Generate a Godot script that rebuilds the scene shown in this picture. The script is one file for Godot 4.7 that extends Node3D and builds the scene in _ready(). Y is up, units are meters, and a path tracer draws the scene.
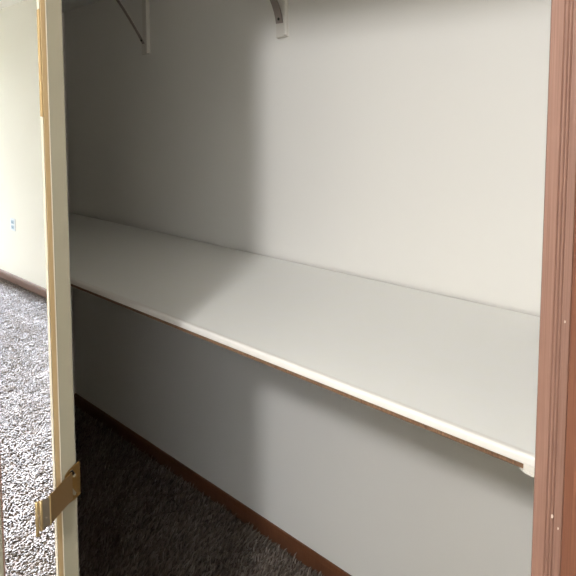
extends Node3D
# Closet seen from beside its opening. u runs left along the closet, d runs into it, h is height.
# The camera stands at u = 0, d = 0.

var M := {}
var rng := RandomNumberGenerator.new()

# ---------------------------------------------------------------- helpers
func P(u: float, h: float, d: float) -> Vector3:
	return Vector3(-u, h, -d)

func mb() -> SurfaceTool:
	var st := SurfaceTool.new()
	st.begin(Mesh.PRIMITIVE_TRIANGLES)
	st.set_smooth_group(-1)
	return st

func tri(st: SurfaceTool, a: Vector3, b: Vector3, c: Vector3, ua := Vector2.ZERO, ub := Vector2.ZERO, uc := Vector2.ZERO) -> void:
	st.set_uv(ua); st.add_vertex(a)
	st.set_uv(ub); st.add_vertex(b)
	st.set_uv(uc); st.add_vertex(c)

# face a b c d given counter-clockwise as seen from outside; texture coordinates in metres, v along the longer world axis
func uvof(p: Vector3, n: Vector3) -> Vector2:
	var a := n.abs()
	if a.x >= a.y and a.x >= a.z: return Vector2(p.z, p.y)
	if a.z >= a.y: return Vector2(p.x, p.y)
	return Vector2(p.z, p.x)

func quad(st: SurfaceTool, a: Vector3, b: Vector3, c: Vector3, d: Vector3) -> void:
	var n := (b - a).cross(c - a)
	var uv := [uvof(a, n), uvof(b, n), uvof(c, n), uvof(d, n)]
	tri(st, a, c, b, uv[0], uv[2], uv[1])
	tri(st, a, d, c, uv[0], uv[3], uv[2])

# chamfered box between two corners in (u, h, d)
func bx(st: SurfaceTool, u0: float, u1: float, h0: float, h1: float, d0: float, d1: float, bev := 0.0) -> void:
	var lo := Vector3(-maxf(u0, u1), minf(h0, h1), -maxf(d0, d1))
	var hi := Vector3(-minf(u0, u1), maxf(h0, h1), -minf(d0, d1))
	bxv(st, lo, hi, bev, Transform3D.IDENTITY)

func bxv(st: SurfaceTool, lo: Vector3, hi: Vector3, bev: float, t: Transform3D) -> void:
	var b := minf(bev, minf(hi.x - lo.x, minf(hi.y - lo.y, hi.z - lo.z)) * 0.49)
	# corner k, inset to lie on face of axis ax
	var cp := func(sx: int, sy: int, sz: int, ax: int) -> Vector3:
		var p := Vector3(hi.x if sx > 0 else lo.x, hi.y if sy > 0 else lo.y, hi.z if sz > 0 else lo.z)
		var s := Vector3(sx, sy, sz) * b
		if ax != 0: p.x -= s.x
		if ax != 1: p.y -= s.y
		if ax != 2: p.z -= s.z
		return t * p
	for s in [-1, 1]:
		var q := [[[s, -1, -1], [s, 1, -1], [s, 1, 1], [s, -1, 1], 0], [[-1, s, -1], [-1, s, 1], [1, s, 1], [1, s, -1], 1], [[-1, -1, s], [1, -1, s], [1, 1, s], [-1, 1, s], 2]]
		for f in q:
			var pts := []
			for k in 4: pts.append(cp.call(f[k][0], f[k][1], f[k][2], f[4]))
			if s < 0: pts.reverse()
			quad(st, pts[0], pts[1], pts[2], pts[3])
	if b <= 0.0: return
	var centre: Vector3 = t * ((lo + hi) / 2.0)
	for ax in 3:
		var a1 := (ax + 1) % 3
		var a2 := (ax + 2) % 3
		for s1 in [-1, 1]:
			for s2 in [-1, 1]:
				var e := []
				for s0 in [-1, 1]:
					var k := [0, 0, 0]
					k[ax] = s0; k[a1] = s1; k[a2] = s2
					e.append([cp.call(k[0], k[1], k[2], a1), cp.call(k[0], k[1], k[2], a2)])
				outq(st, e[0][0], e[1][0], e[1][1], e[0][1], centre)
	for sx in [-1, 1]:
		for sy in [-1, 1]:
			for sz in [-1, 1]:
				var a: Vector3 = cp.call(sx, sy, sz, 0)
				var bb: Vector3 = cp.call(sx, sy, sz, 1)
				var c: Vector3 = cp.call(sx, sy, sz, 2)
				if (bb - a).cross(c - a).dot(a - centre) > 0: tri(st, a, c, bb)
				else: tri(st, a, bb, c)

func outq(st: SurfaceTool, a: Vector3, b: Vector3, c: Vector3, d: Vector3, centre: Vector3) -> void:
	if (b - a).cross(c - a).dot((a + c) / 2.0 - centre) > 0: quad(st, a, b, c, d)
	else: quad(st, a, d, c, b)

# extrude a closed profile (points in a plane given by two axes) along a vector
func prism(st: SurfaceTool, pts: Array, along: Vector3) -> void:
	var mid := Vector3.ZERO
	for p in pts: mid += p
	mid = mid / pts.size() + along / 2.0
	var n := pts.size()
	for i in n:
		var a: Vector3 = pts[i]
		var b: Vector3 = pts[(i + 1) % n]
		outq(st, a, b, b + along, a + along, mid)
	var flat := PackedVector2Array()
	var ex := (pts[1] - pts[0] as Vector3).normalized()
	var ey := along.normalized().cross(ex)
	for p in pts: flat.append(Vector2((p - pts[0]).dot(ex), (p - pts[0]).dot(ey)))
	var idx := Geometry2D.triangulate_polygon(flat)
	for k in range(0, idx.size(), 3):
		var a: Vector3 = pts[idx[k]]
		var b: Vector3 = pts[idx[k + 1]]
		var c: Vector3 = pts[idx[k + 2]]
		if (b - a).cross(c - a).dot(-along) < 0:
			var s := b; b = c; c = s
		tri(st, a, c, b)
		tri(st, a + along, b + along, c + along)

# a flat strap that follows a line of points; wide is its half width vector, thick its thickness
func strap(st: SurfaceTool, line: Array, wide: Vector3, thick: float) -> void:
	var rings := []
	for i in line.size():
		var dir: Vector3 = (line[mini(i + 1, line.size() - 1)] - line[maxi(i - 1, 0)]).normalized()
		var n := dir.cross(wide.normalized()) * thick / 2.0
		var p: Vector3 = line[i]
		rings.append([p - wide - n, p + wide - n, p + wide + n, p - wide + n])
	for i in line.size() - 1:
		var mid: Vector3 = (line[i] + line[i + 1]) / 2.0
		for k in 4:
			outq(st, rings[i][k], rings[i][(k + 1) % 4], rings[i + 1][(k + 1) % 4], rings[i + 1][k], mid)
	var l := line.size() - 1
	outq(st, rings[0][0], rings[0][1], rings[0][2], rings[0][3], line[1])
	outq(st, rings[l][0], rings[l][1], rings[l][2], rings[l][3], line[l - 1])

# lathe about an axis through "at"; profile of (radius, height along axis)
func lathe(st: SurfaceTool, at: Vector3, axis: Vector3, prof: Array, n := 20, smooth := true) -> void:
	st.set_smooth_group(1 if smooth else -1)
	axis = axis.normalized()
	var ex := axis.cross(Vector3(0.31, 0.2, 0.93)).normalized()
	var ey := axis.cross(ex)
	for i in prof.size() - 1:
		for k in n:
			var q := []
			for j in [[i, k], [i + 1, k], [i + 1, k + 1], [i, k + 1]]:
				var a: float = TAU * j[1] / n
				q.append(at + axis * prof[j[0]].y + (ex * cos(a) + ey * sin(a)) * prof[j[0]].x)
			quad(st, q[0], q[3], q[2], q[1])
	st.set_smooth_group(-1)

func obj(called: String, st: SurfaceTool, m: Material, parent: Node = self) -> MeshInstance3D:
	st.generate_normals()
	var o := MeshInstance3D.new()
	o.name = called
	o.mesh = st.commit()
	o.material_override = m
	o.cast_shadow = GeometryInstance3D.SHADOW_CASTING_SETTING_ON
	parent.add_child(o, true)
	return o

func struct(called: String, st: SurfaceTool, m: Material, parent: Node = self) -> MeshInstance3D:
	var o := obj(called, st, m, parent)
	if parent == self: o.set_meta("kind", "structure")
	return o

func thing(called: String, label: String, category: String, group := "") -> Node3D:
	var o := Node3D.new()
	o.name = called
	add_child(o, true)
	o.set_meta("label", label)
	o.set_meta("category", category)
	if group: o.set_meta("group", group)
	return o

func box_part(called: String, m: Material, parent: Node, u0: float, u1: float, h0: float, h1: float, d0: float, d1: float, bev := 0.0) -> MeshInstance3D:
	var st := mb()
	bx(st, u0, u1, h0, h1, d0, d1, bev)
	return obj(called, st, m, parent)

func box_struct(called: String, m: Material, u0: float, u1: float, h0: float, h1: float, d0: float, d1: float, bev := 0.0) -> MeshInstance3D:
	var o := box_part(called, m, self, u0, u1, h0, h1, d0, d1, bev)
	o.set_meta("kind", "structure")
	return o

# ---------------------------------------------------------------- materials
func mat(c: Color, rough := 0.6, metal := 0.0, spec := 0.5) -> StandardMaterial3D:
	var m := StandardMaterial3D.new()
	m.albedo_color = c
	m.roughness = rough
	m.metallic = metal
	m.metallic_specular = spec
	return m

# tiling noise picture: sum of two scales of noise, mapped between colours
func noise_image(w: int, h: int, fx: float, fy: float, cols: Array, noise_seed: int, gain := 1.0) -> ImageTexture:
	var n := FastNoiseLite.new()
	n.seed = noise_seed
	n.noise_type = FastNoiseLite.TYPE_SIMPLEX_SMOOTH
	n.frequency = 1.0
	n.fractal_octaves = 3
	var img := Image.create(w, h, true, Image.FORMAT_RGB8)
	for y in h:
		for x in w:
			var ax := TAU * x / w
			var ay := TAU * y / h
			# torus in three dimensions keeps the seams closed well enough
			var v := n.get_noise_3d(cos(ax) * fx + cos(ay) * fy * 0.37, sin(ax) * fx + sin(ay) * fy * 0.61, sin(ay) * fy + cos(ay) * fy * 0.5 + 7.0)
			v = clampf(0.5 + v * gain, 0.0, 0.999) * (cols.size() - 1)
			var k := int(v)
			img.set_pixel(x, y, (cols[k] as Color).lerp(cols[mini(k + 1, cols.size() - 1)], v - k))
	img.generate_mipmaps()
	return ImageTexture.create_from_image(img)

func c8(r: int, g: int, b: int) -> Color:
	return Color8(r, g, b)

func make_materials() -> void:
	# painted plaster: faint roller mottling, fine relief
	var mott := noise_image(256, 256, 3.0, 3.0, [c8(237, 234, 228), c8(238, 235, 229)], 3)
	var w := mat(Color.WHITE, 0.62, 0.0, 0.35)
	w.albedo_texture = mott
	w.uv1_triplanar = true; w.uv1_world_triplanar = true
	w.uv1_scale = Vector3.ONE * 1.3
	M.wall = w
	var rw := mat(c8(236, 233, 222), 0.75, 0.0, 0.3)
	M.room_wall = rw
	M.ceiling = mat(c8(236, 234, 226), 0.9, 0.0, 0.2)
	# white shelf laminate
	var l := mat(Color.WHITE, 0.42, 0.0, 0.45)
	l.albedo_texture = noise_image(256, 256, 2.5, 2.5, [c8(246, 245, 240), c8(247, 246, 242)], 9)
	l.uv1_triplanar = true; l.uv1_world_triplanar = true
	l.uv1_scale = Vector3.ONE * 1.1
	M.laminate = l
	M.nosing = mat(c8(240, 236, 230), 0.35)
	var pb := mat(Color.WHITE, 0.85)
	pb.albedo_texture = noise_image(256, 64, 30.0, 6.0, [c8(86, 60, 42), c8(118, 88, 64), c8(138, 106, 80)], 12)
	pb.uv1_scale = Vector3(3, 3, 3)
	M.particle = pb
	M.bracket = mat(c8(226, 221, 212), 0.45)
	M.brace = mat(c8(158, 147, 140), 0.42, 0.1)
	M.dark_screw = mat(c8(34, 30, 26), 0.5, 0.6)
	# stained timber
	M.casing = wood([c8(92, 62, 50), c8(114, 82, 68), c8(120, 88, 74), c8(126, 94, 80), c8(136, 106, 92)], 21, 0.55)
	M.casing_outer = wood([c8(82, 46, 32), c8(104, 64, 45), c8(112, 72, 52)], 22, 0.5)
	M.base = wood([c8(84, 50, 32), c8(108, 68, 46), c8(122, 80, 56)], 23, 0.36)
	M.room_base = wood([c8(110, 84, 72), c8(138, 108, 94)], 24, 0.5)
	# closet door
	M.door_cream = mat(c8(140, 133, 114), 0.5)
	M.trim_gold = mat(c8(178, 152, 112), 0.42, 0.25)
	M.trim_white = mat(c8(216, 206, 186), 0.35)
	M.tape = mat(c8(178, 150, 104), 0.6)
	M.mirror = mat(c8(242, 246, 244), 0.0, 1.0)
	M.mirror.roughness = 0.004
	M.brass = mat(c8(130, 99, 55), 0.34, 0.75)
	M.brass_pale = mat(c8(196, 170, 124), 0.35, 0.7)
	M.steel = mat(c8(150, 138, 122), 0.38, 0.7)
	# carpet
	var cb := mat(Color.WHITE, 1.0, 0.0, 0.1)
	cb.albedo_texture = noise_image(256, 256, 16.0, 16.0, [c8(92, 80, 72), c8(124, 110, 101)], 31)
	cb.uv1_triplanar = true; cb.uv1_world_triplanar = true
	cb.uv1_scale = Vector3.ONE * 4.0
	M.carpet_base = cb
	var cp := mat(Color.WHITE, 0.85, 0.0, 0.3)
	cp.vertex_color_use_as_albedo = true
	cp.rim_enabled = true
	cp.rim = 0.25
	cp.rim_tint = 0.4
	cp.backlight_enabled = true
	cp.backlight = Color(0.8, 0.8, 0.8)
	M.pile = cp
	M.outlet = mat(c8(222, 228, 232), 0.4)
	M.outlet_face = mat(c8(160, 186, 204), 0.4)
	M.slot = mat(c8(40, 44, 50), 0.6)
	M.vinyl = mat(c8(240, 240, 238), 0.4)
	var g := mat(Color(1, 1, 1, 0.05), 0.0)
	g.transparency = BaseMaterial3D.TRANSPARENCY_ALPHA
	M.glass = g
	var gl := mat(c8(250, 246, 236), 0.5)
	gl.emission_enabled = true
	gl.emission = Color(1.0, 0.98, 0.95)
	gl.emission_energy_multiplier = 4.0
	M.lamp_glass = gl
	M.paint_fleck = mat(c8(196, 178, 164), 0.6)

func wood(cols: Array, noise_seed: int, rough: float) -> StandardMaterial3D:
	var m := mat(Color.WHITE, rough)
	m.albedo_texture = noise_image(256, 256, 14.0, 0.9, cols, noise_seed, 0.62)
	m.uv1_scale = Vector3(17.0, 1.6, 1.0)
	m.heightmap_enabled = true
	m.heightmap_texture = m.albedo_texture
	m.heightmap_scale = 0.03
	return m

# ---------------------------------------------------------------- dimensions
const H := 1.45          # eye height
const DB := 1.415        # face of the closet's back wall
const DF := 0.365        # face of the wall that holds the opening
const DI := 0.490        # its inner face
const UR := 0.1547        # right side of the opening
const UL := 1.985        # left side of the opening
const HEAD := 1.995      # underside of the head jamb
const CL := 3.0        # closet's left wall
const CR := 0.06         # closet's right wall
const SHELF := 1.005     # top of the low shelf
const SFRONT := 0.795    # its front edge
const CEIL := 2.47
const DO := -1.394       # wall across the room
const UE := 7.4          # end wall

func _ready() -> void:
	rng.seed = 7
	# camera
	var cam := Camera3D.new()
	cam.name = "camera"
	add_child(cam)
	cam.position = Vector3(0, H, 0)
	cam.rotation = Vector3(-atan(54.0 / 624.0), deg_to_rad(45.37), 0)
	var near := 0.05
	cam.set_frustum(near * 576.0 / 624.0, Vector2(0, -110.0 / 624.0 * near), near, 60.0)
	cam.current = true
	# sky and exposure
	var we := WorldEnvironment.new()
	we.name = "environment"
	var env := Environment.new()
	env.background_mode = Environment.BG_SKY
	var sky := Sky.new()
	var sm := ProceduralSkyMaterial.new()
	sm.sky_top_color = Color(0.86, 0.89, 0.94)
	sm.sky_horizon_color = Color(0.97, 0.97, 0.97)
	sm.ground_bottom_color = Color(0.45, 0.45, 0.42)
	sm.ground_horizon_color = Color(0.62, 0.62, 0.6)
	sm.sun_angle_max = 0.0
	sky.sky_material = sm
	env.sky = sky
	env.background_energy_multiplier = 10.5
	env.ambient_light_source = Environment.AMBIENT_SOURCE_DISABLED
	env.tonemap_mode = Environment.TONE_MAPPER_LINEAR
	env.tonemap_exposure = 1.0
	env.sdfgi_enabled = true
	env.ssao_enabled = true
	env.ssil_enabled = true
	we.environment = env
	add_child(we)
	# late sun, low over the end window, raking along the room's carpet
	var sun := DirectionalLight3D.new()
	sun.name = "sun"
	add_child(sun)
	var el := deg_to_rad(20.0)
	sun.look_at_from_position(Vector3.ZERO, Vector3(cos(el), -sin(el), 0.004))
	sun.light_energy = 43.0
	sun.light_color = Color(0.86, 0.91, 1.0)
	sun.light_angular_distance = 5.0
	sun.shadow_enabled = true
	sun.sky_mode = DirectionalLight3D.SKY_MODE_LIGHT_ONLY
	make_materials()
	ceiling_lamp()
	build_shell()
	build_trim()
	build_window()
	build_carpet()
	build_low_shelf()
	build_upper_shelf()
	build_mirror_door()
	build_folded_leaf()
	build_hinge()
	build_outlet()

# the room's ceiling lamp behind the camera; it throws the door's and the shelf's shadows
func ceiling_lamp() -> void:
	var at := P(-0.156, CEIL, -1.126)
	var t := thing("ceiling_lamp", "round white glass ceiling lamp lighting the closet from behind", "lamp")
	var st := mb()
	lathe(st, at, Vector3.DOWN, [Vector2(0.0, 0.0), Vector2(0.15, 0.0), Vector2(0.152, 0.012), Vector2(0.145, 0.02), Vector2(0.0, 0.02)], 32)
	obj("base_plate", st, M.vinyl, t)
	st = mb()
	lathe(st, at, Vector3.DOWN, [Vector2(0.135, 0.02), Vector2(0.15, 0.05), Vector2(0.155, 0.1), Vector2(0.14, 0.16), Vector2(0.11, 0.2), Vector2(0.06, 0.225), Vector2(0.0, 0.235)], 32)
	obj("glass_bowl", st, M.lamp_glass, t)
	var l := OmniLight3D.new()
	l.name = "lamp_light"
	l.light_color = Color(0.98, 0.98, 0.985)
	l.light_energy = 4.4
	l.light_size = 0.1
	l.omni_range = 20.0
	l.omni_attenuation = 2.0
	l.shadow_enabled = true
	t.add_child(l)
	l.position = at + Vector3.DOWN * 0.12

func build_shell() -> void:
	# floor under closet and room
	box_struct("floor", M.carpet_base, -1.9, UE + 0.12, -0.12, 0.0, -3.0, DB + 0.12)
	box_struct("ceiling", M.ceiling, -1.9, UE + 0.12, CEIL, CEIL + 0.12, -3.0, DB + 0.12)
	# closet
	box_struct("wall_back", M.wall, CR - 0.12, CL + 0.12, 0.0, CEIL, DB, DB + 0.12)
	box_struct("wall_closet_left", M.wall, CL, CL + 0.12, 0.0, CEIL, DI, DB)
	box_struct("wall_closet_right", M.wall, CR - 0.12, CR, 0.0, CEIL, DI, DB)
	# wall with the opening
	var st := mb()
	bx(st, -1.8, UR - 0.02, 0.0, CEIL, DF, DI)
	bx(st, UR - 0.02, UL + 0.02, HEAD + 0.02, CEIL, DF, DI)
	bx(st, UL + 0.02, UE, 0.0, CEIL, DF, DI)
	struct("wall_front", st, M.room_wall)
	# the rest of the room
	box_struct("wall_opposite", M.room_wall, 2.6, UE, 0.0, CEIL, DO - 0.12, DO)
	box_struct("wall_return", M.room_wall, 2.6, 2.72, 0.0, CEIL, -2.9, DO - 0.12)
	box_struct("wall_rear", M.room_wall, -1.8, 2.6, 0.0, CEIL, -3.0, -2.9)
	st = mb()
	bx(st, -1.9, -1.8, 0.0, CEIL, -2.9, -2.8)
	bx(st, -1.9, -1.8, 0.0, CEIL, -1.1, DI)
	bx(st, -1.9, -1.8, 0.0, 0.75, -2.8, -1.1)
	bx(st, -1.9, -1.8, 2.2, CEIL, -2.8, -1.1)
	struct("wall_right", st, M.room_wall)
	st = mb()
	bx(st, UE, UE + 0.12, 0.0, CEIL, DO - 0.12, -1.3)
	bx(st, UE, UE + 0.12, 0.0, CEIL, 0.26, DI)
	bx(st, UE, UE + 0.12, 2.15, CEIL, -1.3, 0.26)
	bx(st, UE, UE + 0.12, 0.0, 0.06, -1.3, 0.26)
	struct("wall_end", st, M.room_wall)

func base_profile(st: SurfaceTool, from: Vector3, along: Vector3, out: Vector3, hgt: float, thick: float) -> void:
	var pts := []
	for p in [[0.0, 0.0], [1.0, 0.0], [1.0, 0.72], [0.86, 0.8], [0.8, 0.9], [0.6, 0.97], [0.35, 1.0], [0.0, 1.0]]:
		pts.append(from + out * thick * p[0] + Vector3.UP * hgt * p[1])
	prism(st, pts, along)

func build_trim() -> void:
	var st := mb()
	base_profile(st, P(CR, 0, DB), P(CL - CR, 0, 0), P(0, 0, -1), 0.06, 0.011)
	struct("baseboard_back", st, M.base)
	st = mb()
	base_profile(st, P(CL, 0, DI), P(0, 0, DB - DI - 0.012), P(-1, 0, 0), 0.06, 0.011)
	struct("baseboard_closet_left", st, M.base)
	st = mb()
	base_profile(st, P(2.588, 0, DO), P(UE - 2.588, 0, 0), P(0, 0, 1), 0.075, 0.012)
	struct("baseboard_opposite", st, M.room_base)
	st = mb()
	base_profile(st, P(2.6, 0, -2.9), P(0, 0, DO + 2.9), P(-1, 0, 0), 0.075, 0.012)
	struct("baseboard_return", st, M.room_base)
	# right jamb with its grooved front edge
	st = mb()
	var prof := [[UR, DI], [UR, DF + 0.001], [UR - 0.0008, DF]]
	for g in [0.0085, 0.0108, 0.0128]:
		prof.append_array([[UR - g + 0.0006, DF], [UR - g, DF + 0.0009], [UR - g - 0.0006, DF]])
	prof.append_array([[UR - 0.0195, DF], [UR - 0.0195, DI]])
	var pts := []
	for p in prof: pts.append(P(p[0], 0.0, p[1]))
	prism(st, pts, Vector3.UP * (HEAD + 0.02))
	struct("trim_1", st, M.casing)
	# casing boards round the opening
	st = mb()
	pts = []
	for p in [[0.1332, DF], [0.1332, DF - 0.010], [0.1315, DF - 0.0125], [0.126, DF - 0.014], [0.09, DF - 0.016], [0.076, DF - 0.014], [0.074, DF]]:
		pts.append(P(p[0], 0.0, p[1]))
	prism(st, pts, Vector3.UP * (HEAD + 0.07))
	struct("trim_2", st, M.casing_outer)
	box_struct("trim_3", M.casing, UR + 0.0005, UL, HEAD, HEAD + 0.0195, DF, DI, 0.001)
	box_struct("trim_4", M.casing, UL + 0.0005, UL + 0.0195, 0.0, HEAD + 0.0195, DF, DI, 0.001)
	box_struct("trim_5", M.casing_outer, UR - 0.0195, UL + 0.0205, HEAD + 0.0205, HEAD + 0.07, DF - 0.014, DF, 0.003)
	# chips of pale paint on the jamb's front edge
	for a in [[0.1425, 1.214, 0.0009], [0.1388, 1.208, 0.0006], [0.1395, 1.335, 0.0006]]:
		st = mb()
		var ring := []
		for k in 7: ring.append(P(a[0] + cos(TAU * k / 7.0) * a[2] * (0.7 + 0.3 * sin(k * 2.3)), a[1] + sin(TAU * k / 7.0) * a[2] * 1.4, DF - 0.0003))
		prism(st, ring, P(0, 0, 0.0004))
		obj("paint_chip", st, M.paint_fleck, get_node("trim_1"))

func build_window() -> void:
	# tall glazed door in the end wall that lets the low sun in
	var g := Node3D.new()
	g.name = "window_1"
	g.set_meta("kind", "structure")
	add_child(g)
	var st := mb()
	bx(st, UE + 0.03, UE + 0.09, 0.06, 2.15, -1.3, -1.26)
	bx(st, UE + 0.03, UE + 0.09, 0.06, 2.15, 0.22, 0.26)
	bx(st, UE + 0.03, UE + 0.09, 0.06, 0.1, -1.26, 0.22)
	bx(st, UE + 0.03, UE + 0.09, 2.11, 2.15, -1.26, 0.22)
	obj("window_frame", st, M.vinyl, g)
	box_part("pane", M.glass, g, UE + 0.055, UE + 0.06, 0.1, 2.11, -1.26, 0.22)
	# window in the right wall behind the camera, a wide soft light that reaches past the door
	var q := Node3D.new()
	q.name = "window_2"
	q.set_meta("kind", "structure")
	add_child(q)
	st = mb()
	bx(st, -1.88, -1.82, 0.75, 2.2, -2.8, -2.75)
	bx(st, -1.88, -1.82, 0.75, 2.2, -1.15, -1.1)
	bx(st, -1.88, -1.82, 0.75, 0.8, -2.75, -1.15)
	bx(st, -1.88, -1.82, 2.15, 2.2, -2.75, -1.15)
	obj("window_frame", st, M.vinyl, q)
	box_part("pane", M.glass, q, -1.852, -1.848, 0.8, 2.15, -2.75, -1.15)

func build_carpet() -> void:
	# one yarn tuft: a bent, twisted three-sided tongue, 1 unit tall
	var st := mb()
	var rows := [[0.0, 0.0, 0.17], [0.35, 0.05, 0.2], [0.75, 0.22, 0.17], [1.0, 0.45, 0.05]]
	st.set_smooth_group(1)
	for i in 3:
		for k in 3:
			var q := []
			for j in [[i, k], [i, k + 1], [i + 1, k + 1], [i + 1, k]]:
				var r: Array = rows[j[0]]
				var a: float = TAU * j[1] / 3.0 + r[0] * 1.2
				q.append(Vector3(r[1] + cos(a) * r[2], r[0], sin(a) * r[2]))
			quad(st, q[3], q[2], q[1], q[0])
	st.generate_normals()
	var tuft := st.commit()
	pile("closet_carpet_pile", "brown shag carpet pile on the dark closet floor below the shelf", tuft, [[CR + 0.004, CL - 0.013, DI, DB - 0.012], [UR + 0.004, UL - 0.004, DF - 0.004, DI]], 0.0105, 0.024, 0.0066)
	pile("room_carpet_pile", "brightly lit shag carpet pile of the room reflected in the mirror", tuft, [[2.72, UE - 0.004, DO + 0.014, DF - 0.005], [-1.795, 2.72, DO + 0.014, DF - 0.005], [-1.795, 2.595, -2.895, DO + 0.014]], 0.0105, 0.0085, 0.0105)

func pile(called: String, label: String, tuft: Mesh, areas: Array, step: float, tall: float, wide: float) -> void:
	var nap := FastNoiseLite.new()
	nap.seed = 11
	nap.frequency = 5.0
	var spots := PackedVector2Array()
	for q in areas:
		for a in int((q[1] - q[0]) / step):
			for b in int((q[3] - q[2]) / step):
				spots.append(Vector2(q[0] + (a + 0.5 + rng.randf_range(-0.45, 0.45)) * step, q[2] + (b + 0.5 + rng.randf_range(-0.45, 0.45)) * step))
	var mm := MultiMesh.new()
	mm.transform_format = MultiMesh.TRANSFORM_3D
	mm.use_colors = true
	mm.mesh = tuft
	mm.instance_count = spots.size()
	var i := 0
	for p in spots:
		var u := p.x
		var d := p.y
		var v := nap.get_noise_2d(u, d)
		var turn := 0.6 + v * 1.4 + rng.randf_range(-0.6, 0.6)
		# brushed ridges of pile that run mostly across the room
		var ridge := nap.get_noise_3d((u * 0.31 - d * 0.95) * 1.3, (u * 0.95 + d * 0.31) * 6.0, 3.0)
		var s := rng.randf_range(0.85, 1.1) * (1.0 + ridge * 0.8)
		var basis := Basis(Vector3.UP, turn) * Basis(Vector3.FORWARD, rng.randf_range(-0.1, 0.55))
		basis = basis * Basis.from_scale(Vector3(wide * 2.2, tall * s, wide * 2.2))
		mm.set_instance_transform(i, Transform3D(basis, P(u, -0.001, d)))
		var t := rng.randf()
		var c := Color(0.215, 0.168, 0.134).lerp(Color(0.4, 0.34, 0.29), t * t * 0.9 + 0.1 * (v + 0.5))
		if rng.randf() < 0.12: c = c * 0.6
		mm.set_instance_color(i, Color(c.r, c.g, c.b, 1))
		i += 1
	var o := MultiMeshInstance3D.new()
	o.name = called
	o.multimesh = mm
	o.material_override = M.pile
	o.set_meta("label", label)
	o.set_meta("category", "carpet")
	o.set_meta("kind", "stuff")
	add_child(o)

func build_low_shelf() -> void:
	var t := thing("closet_shelf", "deep white laminate shelf along the back wall with rounded front edge", "shelf")
	var u0 := CR + 0.002
	var u1 := CL - 0.002
	var back := DB - 0.009
	# particle board core
	box_part("board", M.particle, t, u0, u1, SHELF - 0.0225, SHELF - 0.0012, SFRONT + 0.003, back, 0.0008)
	# laminate sheet
	box_part("laminate_top", M.laminate, t, u0, u1, SHELF - 0.0012, SHELF, SFRONT + 0.012, back)
	# rounded white front band
	var st := mb()
	var pts := [P(u0, SHELF - 0.0138, SFRONT + 0.0030), P(u0, SHELF - 0.0138, SFRONT + 0.0006), P(u0, SHELF - 0.0115, SFRONT)]
	for k in 7:
		var a := PI / 2.0 * k / 6.0
		pts.append(P(u0, SHELF - 0.0055 + 0.006 * sin(a), SFRONT + 0.006 - 0.006 * cos(a)))
	pts.append_array([P(u0, SHELF + 0.0003, SFRONT + 0.0118), P(u0, SHELF - 0.0011, SFRONT + 0.0118), P(u0, SHELF - 0.0011, SFRONT + 0.0030)])
	prism(st, pts, P(u1 - u0, 0, 0))
	obj("front_band", st, M.nosing, t)
	# arm below the right end, its rounded nose at the front edge
	st = mb()
	pts = []
	for k in 9:
		var a := PI * k / 8.0
		pts.append(P(0.323 + 0.034 * k / 8.0, SHELF - 0.0226 - 0.0045 * pow(sin(a), 0.5), SFRONT + 0.0005))
	prism(st, pts, P(0, 0, back - SFRONT - 0.004))
	bx(st, 0.325, 0.352, SHELF - 0.0228, SHELF - 0.0139, SFRONT + 0.0005, SFRONT + 0.003, 0.0008)
	obj("support_arm", st, M.bracket, t)
	# wall cleats that carry it
	box_part("cleat", M.particle, t, u0, u1, SHELF - 0.061, SHELF - 0.0227, DB - 0.030, DB - 0.0005, 0.002)
	box_part("cleat", M.bracket, t, u1 - 0.016, u1 + 0.0015, SHELF - 0.061, SHELF - 0.0227, SFRONT + 0.06, DB - 0.031, 0.002)

func build_upper_shelf() -> void:
	var hs := 2.0
	var t := thing("upper_shelf", "white upper closet shelf carried by the two wall brackets", "shelf")
	box_part("board", M.laminate, t, CR + 0.002, CL - 0.002, hs, hs + 0.019, DB - 0.305, DB - 0.001, 0.002)
	shelf_bracket(2.259, 1.735, hs, "white shelf bracket near the closet's dark left corner", 0.6, 0.7, 0.008)
	shelf_bracket(1.456, 1.727, hs, "white shelf bracket at the edge of the lit wall", 0.12, 3.6, 0.015)

func shelf_bracket(u: float, h0: float, h1: float, label: String, rise: float, bend: float, half: float) -> void:
	var t := thing("shelf_bracket", label, "bracket", "brackets below the upper shelf")
	# wall leg: a pressed channel with two lips
	var st := mb()
	bx(st, u - 0.026, u + 0.019, h0, h1 - 0.001, DB - 0.008, DB, 0.0015)
	obj("wall_leg", st, M.bracket, t)
	st = mb()
	bx(st, u - 0.030, u - 0.0185, h0 + 0.002, h1 - 0.002, DB - 0.02, DB - 0.0075, 0.002)
	obj("lip", st, M.bracket, t)
	st = mb()
	bx(st, u - 0.014, u + 0.014, h1 - 0.012, h1, DB - 0.27, DB - 0.007, 0.0015)
	obj("top_arm", st, M.bracket, t)
	# foot pad that the brace is screwed to
	st = mb()
	bx(st, u - 0.018, u + 0.020, h0 - 0.002, h0 + 0.052, DB - 0.014, DB - 0.0075, 0.003)
	obj("foot", st, M.bracket, t)
	# bent diagonal brace
	var line := []
	for k in 13:
		var r := (h1 - 0.012 - (h0 + 0.042)) * k / 12.0
		line.append(P(u, h0 + 0.042 + r, DB - 0.0158 - rise * r - bend * r * r))
	st = mb()
	strap(st, line, Vector3(half, 0, 0), 0.003)
	obj("brace", st, M.brace, t)
	st = mb()
	lathe(st, P(u, h0 + 0.055, DB - 0.0155 - rise * 0.013 - 0.003), P(0, 0, -1), [Vector2(0.0046, -0.003), Vector2(0.0046, 0.001), Vector2(0.003, 0.0026), Vector2(0, 0.003)], 12)
	obj("screw", st, M.dark_screw, t)
	st = mb()
	bx(st, u - 0.006, u + 0.012, h0 + 0.0025, h0 + 0.0055, DB - 0.0136, DB - 0.0125)
	obj("slot", st, M.brace, t)

const DU := 0.889     # right edge of the mirrored door
const DD := 0.383     # mirror face

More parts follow.
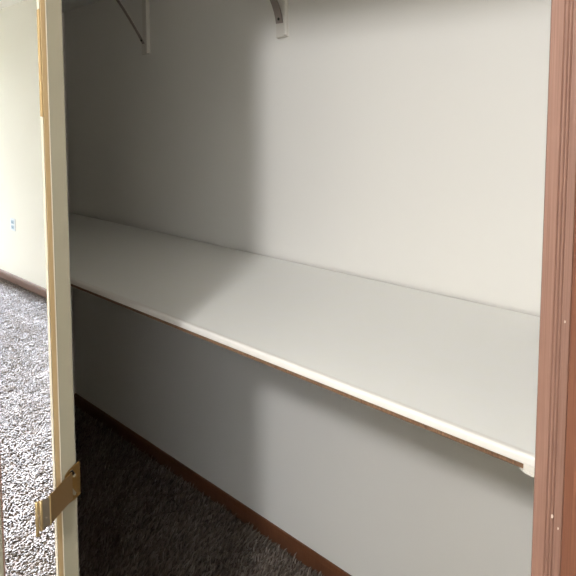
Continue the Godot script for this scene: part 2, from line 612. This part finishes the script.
func build_mirror_door() -> void:
	var t := thing("mirror_door", "cream edged mirrored closet door reflecting the bright room", "door")
	var u1 := UL - 0.05
	box_part("door_core", M.door_cream, t, DU, u1, 0.026, HEAD - 0.012, 0.3925, 0.4162, 0.0012)
	box_part("back_panel", M.bracket, t, DU + 0.004, u1 - 0.004, 0.03, HEAD - 0.016, 0.4163, 0.4185, 0.001)
	var st := mb()
	bx(st, DU + 0.003, u1 - 0.003, 0.030, HEAD - 0.016, DD, DD + 0.006)
	obj("mirror_glass", st, M.mirror, t)
	box_part("backing", M.tape, t, DU + 0.0015, u1 - 0.002, 0.028, HEAD - 0.014, DD + 0.0062, 0.3924)
	# gilt channel on the right edge: outer wall, pale front lip
	box_part("edge_channel", M.trim_gold, t, DU - 0.0012, DU + 0.0014, 0.026, HEAD - 0.012, 0.3835, 0.3905, 0.0004)
	box_part("pale_lip", M.trim_white, t, DU - 0.001, DU + 0.0042, 0.026, 1.46, 0.3808, 0.3828, 0.0006)
	box_part("tan_lip", M.tape, t, DU - 0.001, DU + 0.0048, 1.4605, 1.612, 0.3804, 0.3828, 0.0006)
	box_part("pale_lip", M.trim_white, t, DU - 0.001, DU + 0.0042, 1.6125, HEAD - 0.012, 0.3808, 0.3828, 0.0006)
	box_part("seam", M.trim_white, t, DU - 0.0008, DU + 0.001, 0.026, HEAD - 0.012, 0.391, 0.3924, 0.0003)

func build_folded_leaf() -> void:
	var t := thing("folded_door_leaf", "pale cream door leaf standing open at the far left, seen in the mirror", "door")
	var u := UL - 0.036
	box_part("leaf_panel", M.door_cream, t, u, u + 0.034, 0.02, HEAD - 0.012, 0.1022, 0.378, 0.001)
	box_part("edge_band", M.room_base, t, u, u + 0.034, 0.02, HEAD - 0.012, 0.0965, 0.102, 0.001)

func build_hinge() -> void:
	# the leaf that stands away from the edge is the hinge's own mesh; plate, screw and knuckles are its pieces
	var s0 := Vector2(DU - 0.0025, 0.4075)
	var a0 := deg_to_rad(31.0)
	var s1 := s0 - Vector2(sin(a0), cos(a0)) * 0.056
	var s2 := s1 - Vector2(0.002, 0.0125)
	var s3 := s2 - Vector2(0.001, 0.008)
	var st := mb()
	leaf(st, s0, s1, 0.9165, 0.8735, 0.9115, 0.8685, 0.0018)
	var t := obj("hinge", st, M.brass, get_node("mirror_door"))
	t.set_meta("label", "worn brass hinge bent open")
	# plate on the door edge, with two slots
	var plate := CSGCombiner3D.new()
	plate.name = "edge_plate"
	var body := CSGPolygon3D.new()
	body.polygon = PackedVector2Array([Vector2(-0.4205, 0.930), Vector2(-0.4205, 0.8765), Vector2(-0.410, 0.8705), Vector2(-0.3965, 0.868), Vector2(-0.3965, 0.914), Vector2(-0.403, 0.921), Vector2(-0.412, 0.926)])
	body.depth = 0.0018
	plate.add_child(body)
	for s in [[-0.4095, 0.9135, -0.5], [-0.409, 0.8845, -0.55]]:
		var hole := CSGPolygon3D.new()
		var pl := PackedVector2Array()
		for k in 12:
			var a := TAU * k / 12.0
			var p := Vector2(cos(a) * 0.0026, sin(a) * 0.0026 + (0.0055 if sin(a) > 0 else -0.0055)).rotated(s[2])
			pl.append(p + Vector2(s[0], s[1]))
		hole.polygon = pl
		hole.depth = 0.006
		hole.position.z = 0.002
		hole.operation = CSGShape3D.OPERATION_SUBTRACTION
		plate.add_child(hole)
	plate.material_override = M.brass
	# polygon x is -d, y is height, extrusion runs along -u
	plate.transform = Transform3D(Basis(Vector3(0, 0, 1), Vector3(0, 1, 0), Vector3(-1, 0, 0)), Vector3(-(DU - 0.0014), 0, 0))
	t.add_child(plate)
	var sst := mb()
	lathe(sst, P(DU - 0.0002, 0.9135, 0.4095), P(-1, 0, 0), [Vector2(0.0046, -0.001), Vector2(0.0046, 0.0006), Vector2(0.003, 0.0014), Vector2(0, 0.0016)], 14)
	obj("screw", sst, M.dark_screw, t)
	st = mb()
	leaf(st, s1, s2, 0.911, 0.869, 0.911, 0.867, 0.0022)
	obj("leaf_end", st, M.steel, t)
	st = mb()
	leaf(st, s1 + Vector2(-0.0004, 0.0008), s1 + Vector2(-0.001, -0.0006), 0.912, 0.868, 0.912, 0.868, 0.0036)
	obj("fold_line", st, M.brass_pale, t)
	# knuckle at the free edge: two barrels side by side
	for k in 2:
		st = mb()
		var c := s2.lerp(s3, 0.15 + 0.75 * k)
		lathe(st, P(c.x, 0.861 if k else 0.866, c.y), Vector3.UP, [Vector2(0, 0), Vector2(0.0022, 0.0003), Vector2(0.0026, 0.001), Vector2(0.0026, 0.051 if k else 0.0445), Vector2(0.0022, 0.0518 if k else 0.0452), Vector2(0, 0.052 if k else 0.0455)], 14)
		obj("knuckle", st, M.brass_pale, t)

# upright plate between two plan points, with its own top and bottom at each end
func leaf(st: SurfaceTool, a: Vector2, b: Vector2, at: float, ab: float, bt: float, bb: float, thick: float) -> void:
	var n := (b - a).normalized().orthogonal() * thick / 2.0
	var c := []
	for s in [-1, 1]:
		c.append([P(a.x + n.x * s, ab, a.y + n.y * s), P(b.x + n.x * s, bb, b.y + n.y * s), P(b.x + n.x * s, bt, b.y + n.y * s), P(a.x + n.x * s, at, a.y + n.y * s)])
	var mid: Vector3 = (c[0][0] + c[1][2]) / 2.0
	for s in 2: outq(st, c[s][0], c[s][1], c[s][2], c[s][3], mid)
	for k in 4: outq(st, c[0][k], c[0][(k + 1) % 4], c[1][(k + 1) % 4], c[1][k], mid)

func build_outlet() -> void:
	var t := thing("wall_outlet", "small bluish outlet plate on the bright wall reflected in the mirror", "outlet")
	var u := 5.73
	box_part("cover_plate", M.outlet, t, u - 0.055, u + 0.055, 0.485, 0.60, DO, DO + 0.006, 0.003)
	for h in [0.566, 0.519]:
		var o := box_part("socket", M.outlet_face, t, u - 0.03, u + 0.03, h - 0.017, h + 0.017, DO + 0.0058, DO + 0.009, 0.003)
		box_part("slot", M.slot, o, u - 0.015, u - 0.009, h - 0.007, h + 0.007, DO + 0.0088, DO + 0.0094)
		box_part("slot", M.slot, o, u + 0.009, u + 0.015, h - 0.007, h + 0.007, DO + 0.0088, DO + 0.0094)
